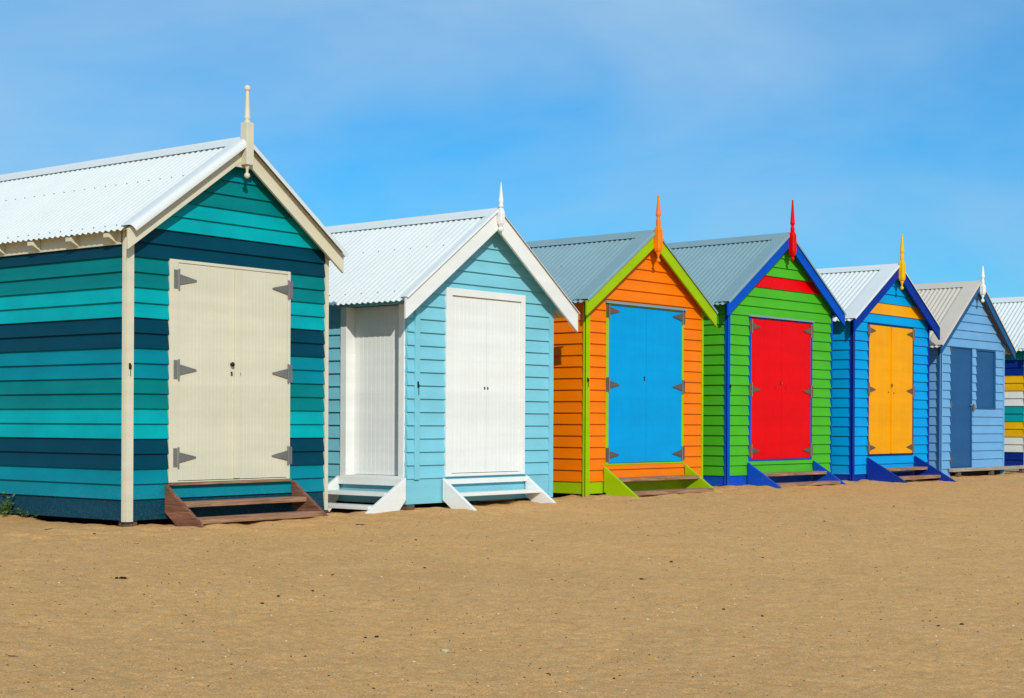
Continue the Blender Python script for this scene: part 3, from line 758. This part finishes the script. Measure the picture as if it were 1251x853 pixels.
LITTER = [
    ('seaweed', -2.458, 9.75, 'clump', 0.055, 'black clump of dried seaweed alone on the sand below the striped hut', 'seaweed', 'dried seaweed clumps', 1, 0.0),
    ('seaweed', 0.937, 11.065, 'clump', 0.042, 'small dark clump of seaweed on the sand below the orange hut', 'seaweed', 'dried seaweed clumps', 4, 0.2),
    ('grey_shell', -0.34, 7.938, 'flat', 0.028, 'broad pale grey shell piece in the near foreground sand', 'shell', 'grey shell pieces', 7, -0.4),
    ('grey_shell', -1.325, 9.316, 'flat', 0.022, 'small dull grey shell piece on the sand left of centre', 'shell', 'grey shell pieces', 10, 0.3),
    ('twig', -1.309, 13.479, 'twig', 0.09, 'dark twig on the sand just below the white side steps', 'twig', 'twigs on the sand', 13, -0.1),
    ('twig', -3.672, 12.312, 'twig', 0.08, 'slanting dark twig on the sand close to the striped hut wall', 'twig', 'twigs on the sand', 16, 0.9),
    ('twig', -2.328, 7.249, 'twig', 0.05, 'short dark twig at the lower left edge of the sand', 'twig', 'twigs on the sand', 19, 0.05),
    ('twig', -2.769, 11.457, 'twig', 0.05, 'short dark twig on the sand just below the brown wooden steps', 'twig', 'twigs on the sand', 22, -0.7),
    ('shell', -2.099, 10.391, 'shell', 0.0102, 'small bleached shell lying alone on the open sand', 'shell', 'small bleached shells', 25, 3.27),
    ('shell', -2.567, 10.86, 'shell', 0.0108, 'small bleached shell lying alone on the open sand', 'shell', 'small bleached shells', 28, 3.62),
    ('shell', -1.808, 7.78, 'shell', 0.0121, 'small bleached shell lying alone on the open sand', 'shell', 'small bleached shells', 31, 0.39),
    ('shell', -1.491, 6.739, 'shell', 0.0091, 'small bleached shell lying alone on the open sand', 'shell', 'small bleached shells', 34, 5.02),
    ('shell', -0.628, 7.202, 'shell', 0.0103, 'small bleached shell lying alone on the open sand', 'shell', 'small bleached shells', 37, 1.41),
    ('shell', -0.473, 7.578, 'shell', 0.014, 'small bleached shell lying alone on the open sand', 'shell', 'small bleached shells', 40, 2.82),
    ('shell', -0.279, 7.546, 'shell', 0.0132, 'small bleached shell lying alone on the open sand', 'shell', 'small bleached shells', 43, 2.86),
    ('shell', -0.158, 8.034, 'shell', 0.0122, 'small bleached shell lying alone on the open sand', 'shell', 'small bleached shells', 46, 0.9),
    ('shell', -0.313, 8.94, 'shell', 0.0122, 'small bleached shell lying alone on the open sand', 'shell', 'small bleached shells', 49, 5.21),
    ('shell', 0.656, 9.738, 'shell', 0.0116, 'small bleached shell lying alone on the open sand', 'shell', 'small bleached shells', 52, 4.45),
    ('shell', 0.562, 8.208, 'shell', 0.0124, 'small bleached shell lying alone on the open sand', 'shell', 'small bleached shells', 55, 0.38),
    ('shell', 1.122, 8.869, 'shell', 0.0128, 'small bleached shell lying alone on the open sand', 'shell', 'small bleached shells', 58, 3.55),
    ('shell', 0.224, 7.065, 'shell', 0.0105, 'small bleached shell lying alone on the open sand', 'shell', 'small bleached shells', 61, 0.19),
    ('shell', 3.031, 11.876, 'shell', 0.0133, 'small bleached shell lying alone on the open sand', 'shell', 'small bleached shells', 64, 2.84),
    ('shell', -3.43, 13.127, 'shell', 0.0126, 'small bleached shell lying alone on the open sand', 'shell', 'small bleached shells', 67, 5.27),
    ('seed_pod', -0.614, 11.001, 'pebble', 0.0116, 'small dark seed pod lying alone on the open sand', 'seed pod', 'small dark seed pods', 70, 5.53),
    ('seed_pod', -1.201, 10.403, 'pebble', 0.01, 'small dark seed pod lying alone on the open sand', 'seed pod', 'small dark seed pods', 73, 4.81),
    ('seed_pod', -0.773, 8.218, 'pebble', 0.0102, 'small dark seed pod lying alone on the open sand', 'seed pod', 'small dark seed pods', 76, 5.61),
    ('seed_pod', -0.714, 8.235, 'pebble', 0.0124, 'small dark seed pod lying alone on the open sand', 'seed pod', 'small dark seed pods', 79, 0.58),
    ('seed_pod', 0.172, 12.957, 'pebble', 0.0087, 'small dark seed pod lying alone on the open sand', 'seed pod', 'small dark seed pods', 82, 1.3),
    ('seed_pod', 1.253, 12.152, 'pebble', 0.0128, 'small dark seed pod lying alone on the open sand', 'seed pod', 'small dark seed pods', 85, 2.62),
    ('seed_pod', 2.042, 12.589, 'pebble', 0.0111, 'small dark seed pod lying alone on the open sand', 'seed pod', 'small dark seed pods', 88, 1.81),
    ('seed_pod', 1.333, 9.728, 'pebble', 0.0105, 'small dark seed pod lying alone on the open sand', 'seed pod', 'small dark seed pods', 91, 2.32),
    ('seed_pod', 1.545, 9.543, 'pebble', 0.0098, 'small dark seed pod lying alone on the open sand', 'seed pod', 'small dark seed pods', 94, 3.51),
    ('seed_pod', 4.313, 17.495, 'pebble', 0.0109, 'small dark seed pod lying alone on the open sand', 'seed pod', 'small dark seed pods', 97, 5.43),
    ('seed_pod', 2.627, 9.539, 'pebble', 0.0114, 'small dark seed pod lying alone on the open sand', 'seed pod', 'small dark seed pods', 100, 5.57),
    ('seed_pod', 3.126, 15.499, 'pebble', 0.0123, 'small dark seed pod lying alone on the open sand', 'seed pod', 'small dark seed pods', 103, 5.95),
    ('seed_pod', -1.239, 9.68, 'pebble', 0.0114, 'small dark seed pod lying alone on the open sand', 'seed pod', 'small dark seed pods', 106, 0.98),
    ('seed_pod', -0.78, 12.655, 'pebble', 0.0123, 'small dark seed pod lying alone on the open sand', 'seed pod', 'small dark seed pods', 109, 5.79),
    ('seed_pod', -3.206, 11.91, 'pebble', 0.0125, 'small dark seed pod lying alone on the open sand', 'seed pod', 'small dark seed pods', 112, 3.41),
    ('seed_pod', -1.414, 9.417, 'pebble', 0.0116, 'small dark seed pod lying alone on the open sand', 'seed pod', 'small dark seed pods', 115, 1.27),
    ('seed_pod', -1.469, 9.141, 'pebble', 0.0122, 'small dark seed pod lying alone on the open sand', 'seed pod', 'small dark seed pods', 118, 3.44),
    ('seed_pod', 3.853, 12.017, 'pebble', 0.0094, 'small dark seed pod lying alone on the open sand', 'seed pod', 'small dark seed pods', 121, 0.38),
    ('seed_pod', 2.796, 9.619, 'pebble', 0.0123, 'small dark seed pod lying alone on the open sand', 'seed pod', 'small dark seed pods', 124, 5.94),
    ('seed_pod', 0.185, 7.464, 'pebble', 0.0084, 'small dark seed pod lying alone on the open sand', 'seed pod', 'small dark seed pods', 127, 4.8)]
for args in LITTER: litter(*args)

# ------------------------------------------------------------------ fine flotsam and shell grit: nobody could count it
rg = random.Random(11)
dk, gt = MB(), MB()
M_BARK = metal('dark_flotsam', (60, 44, 30), .85, 0, .3)
def fleck(mb, m, s0, s1):
    r = 5.6+26*rg.random()**1.15; a = R(rg.uniform(-21, 22)); x, y = r*math.sin(a), r*math.cos(a)
    dx, dy = x-X0, y-Y0; v = dx*VX+dy*VY
    if v > -.5: return
    if noise.noise(Vector((x*.8, y*.8, 5))) < -.15 and rg.random() < .6: return
    z = sand(x, y); s_ = rg.uniform(s0, s1)*rg.uniform(.6, 1.2); t = rg.uniform(0, 6.28)
    ax = Vector((math.cos(t), math.sin(t), rg.uniform(-.2, .3)))*s_; ay = Vector((-math.sin(t), math.cos(t), 0))*s_*rg.uniform(.3, .7); az = Vector((0, 0, s_*.45))
    c = Vector((x, y, z+s_*.1))
    mb.add([c+ax, c+ay, c-ax*.8, c-ay*1.1, c+az, c-az], [(0, 1, 4), (1, 2, 4), (2, 3, 4), (3, 0, 4), (1, 0, 5), (2, 1, 5), (3, 2, 5), (0, 3, 5)], m)
for i in range(5200): fleck(dk, M_BARK if i % 3 else M_WEED, .003, .010)
for i in range(1800): fleck(gt, M_SHELL, .003, .009)
o = dk.build('flotsam', None, recalc=False); tag(o, 'tiny dark scraps of bark and dried seaweed scattered over the sand', 'flotsam', kind='stuff')
o = gt.build('shell_grit', None, recalc=False); tag(o, 'tiny pale shell fragments scattered over the sand', 'shell grit', kind='stuff')

# ------------------------------------------------------------------ light, sky, camera
L = Vector((-.72*UX-VX, -.72*UY-VY, .64)).normalized()
elev = math.asin(L.z); rot = math.atan2(L.x, L.y)
w = bpy.data.worlds.new('World'); scene.world = w; nt = NT(w)
sky = nt.n('ShaderNodeTexSky', sky_type='NISHITA'); sky.sun_disc = False; sky.sun_elevation = elev; sky.sun_rotation = rot
sky.air_density = 1.0; sky.dust_density = .3; sky.ozone_density = 2.5; sky.altitude = 0
tc = nt.n('ShaderNodeTexCoord'); sx = nt.n('ShaderNodeSeparateXYZ'); nt.l(tc.outputs['Generated'], sx.inputs[0])
blue = mixc(nt, 'MULTIPLY', 1.0, sky.outputs[0], SKYTINT) if (SKYTINT := (.10, .80, 1.24)) else None
CLX = 5.3
# thin high cloud
mp = nt.n('ShaderNodeMapping'); mp.inputs['Scale'].default_value = (2.2, 2.2, 5.6); mp.inputs['Rotation'].default_value = (0, R(16), 0); mp.inputs['Location'].default_value = (CLX, .2, 1.1)
nt.l(tc.outputs['Generated'], mp.inputs[0])
c1 = nt.n('ShaderNodeTexNoise', i_Scale=1.25, i_Detail=6.0, i_Roughness=.52, i_Distortion=.35); nt.l(mp.outputs[0], c1.inputs['Vector'])
el = nt.n('ShaderNodeMapRange'); el.inputs[1].default_value = .02; el.inputs[2].default_value = .30; el.inputs[3].default_value = -.12; el.inputs[4].default_value = .10; nt.l(sx.outputs[2], el.inputs[0])
ad = nt.n('ShaderNodeMath', operation='ADD'); nt.l(c1.outputs[0], ad.inputs[0]); nt.l(el.outputs[0], ad.inputs[1])
cm = ramp(nt, ad.outputs[0], .31, (.16,)*3, .66, (.88,)*3)
cloudy = mixc(nt, 'MIX', cm, blue, CLOUD) if (CLOUD := (3.6, 5.9, 8.2)) else None
bg = nt.n('ShaderNodeBackground'); nt.l(cloudy, bg.inputs[0]); bg.inputs[1].default_value = .10
out = nt.n('ShaderNodeOutputWorld'); nt.l(bg.outputs[0], out.inputs[0])

sun = bpy.data.lights.new('sun', 'SUN'); sun.energy = 3.45; sun.angle = R(.5); sun.color = (1, .945, .855)
so = bpy.data.objects.new('sun', sun); COL.objects.link(so); so.rotation_euler = (-L).to_track_quat('-Z', 'Y').to_euler()

cam = bpy.data.cameras.new('camera'); co = bpy.data.objects.new('camera', cam); COL.objects.link(co); scene.camera = co
F = 1894.2
cam.sensor_fit = 'HORIZONTAL'; cam.sensor_width = 36; cam.lens = 36*F/1251; cam.shift_y = (516.5-426.5)/1251; cam.clip_end = 6000; cam.clip_start = .05
co.location = (0, 0, CAMZ); co.rotation_euler = (math.pi/2, -.0047, 0)
scene.view_settings.view_transform = 'Standard'; scene.view_settings.look = 'None'; scene.view_settings.exposure = 0; scene.view_settings.gamma = 1
scene.render.resolution_x = 1024; scene.render.resolution_y = 698
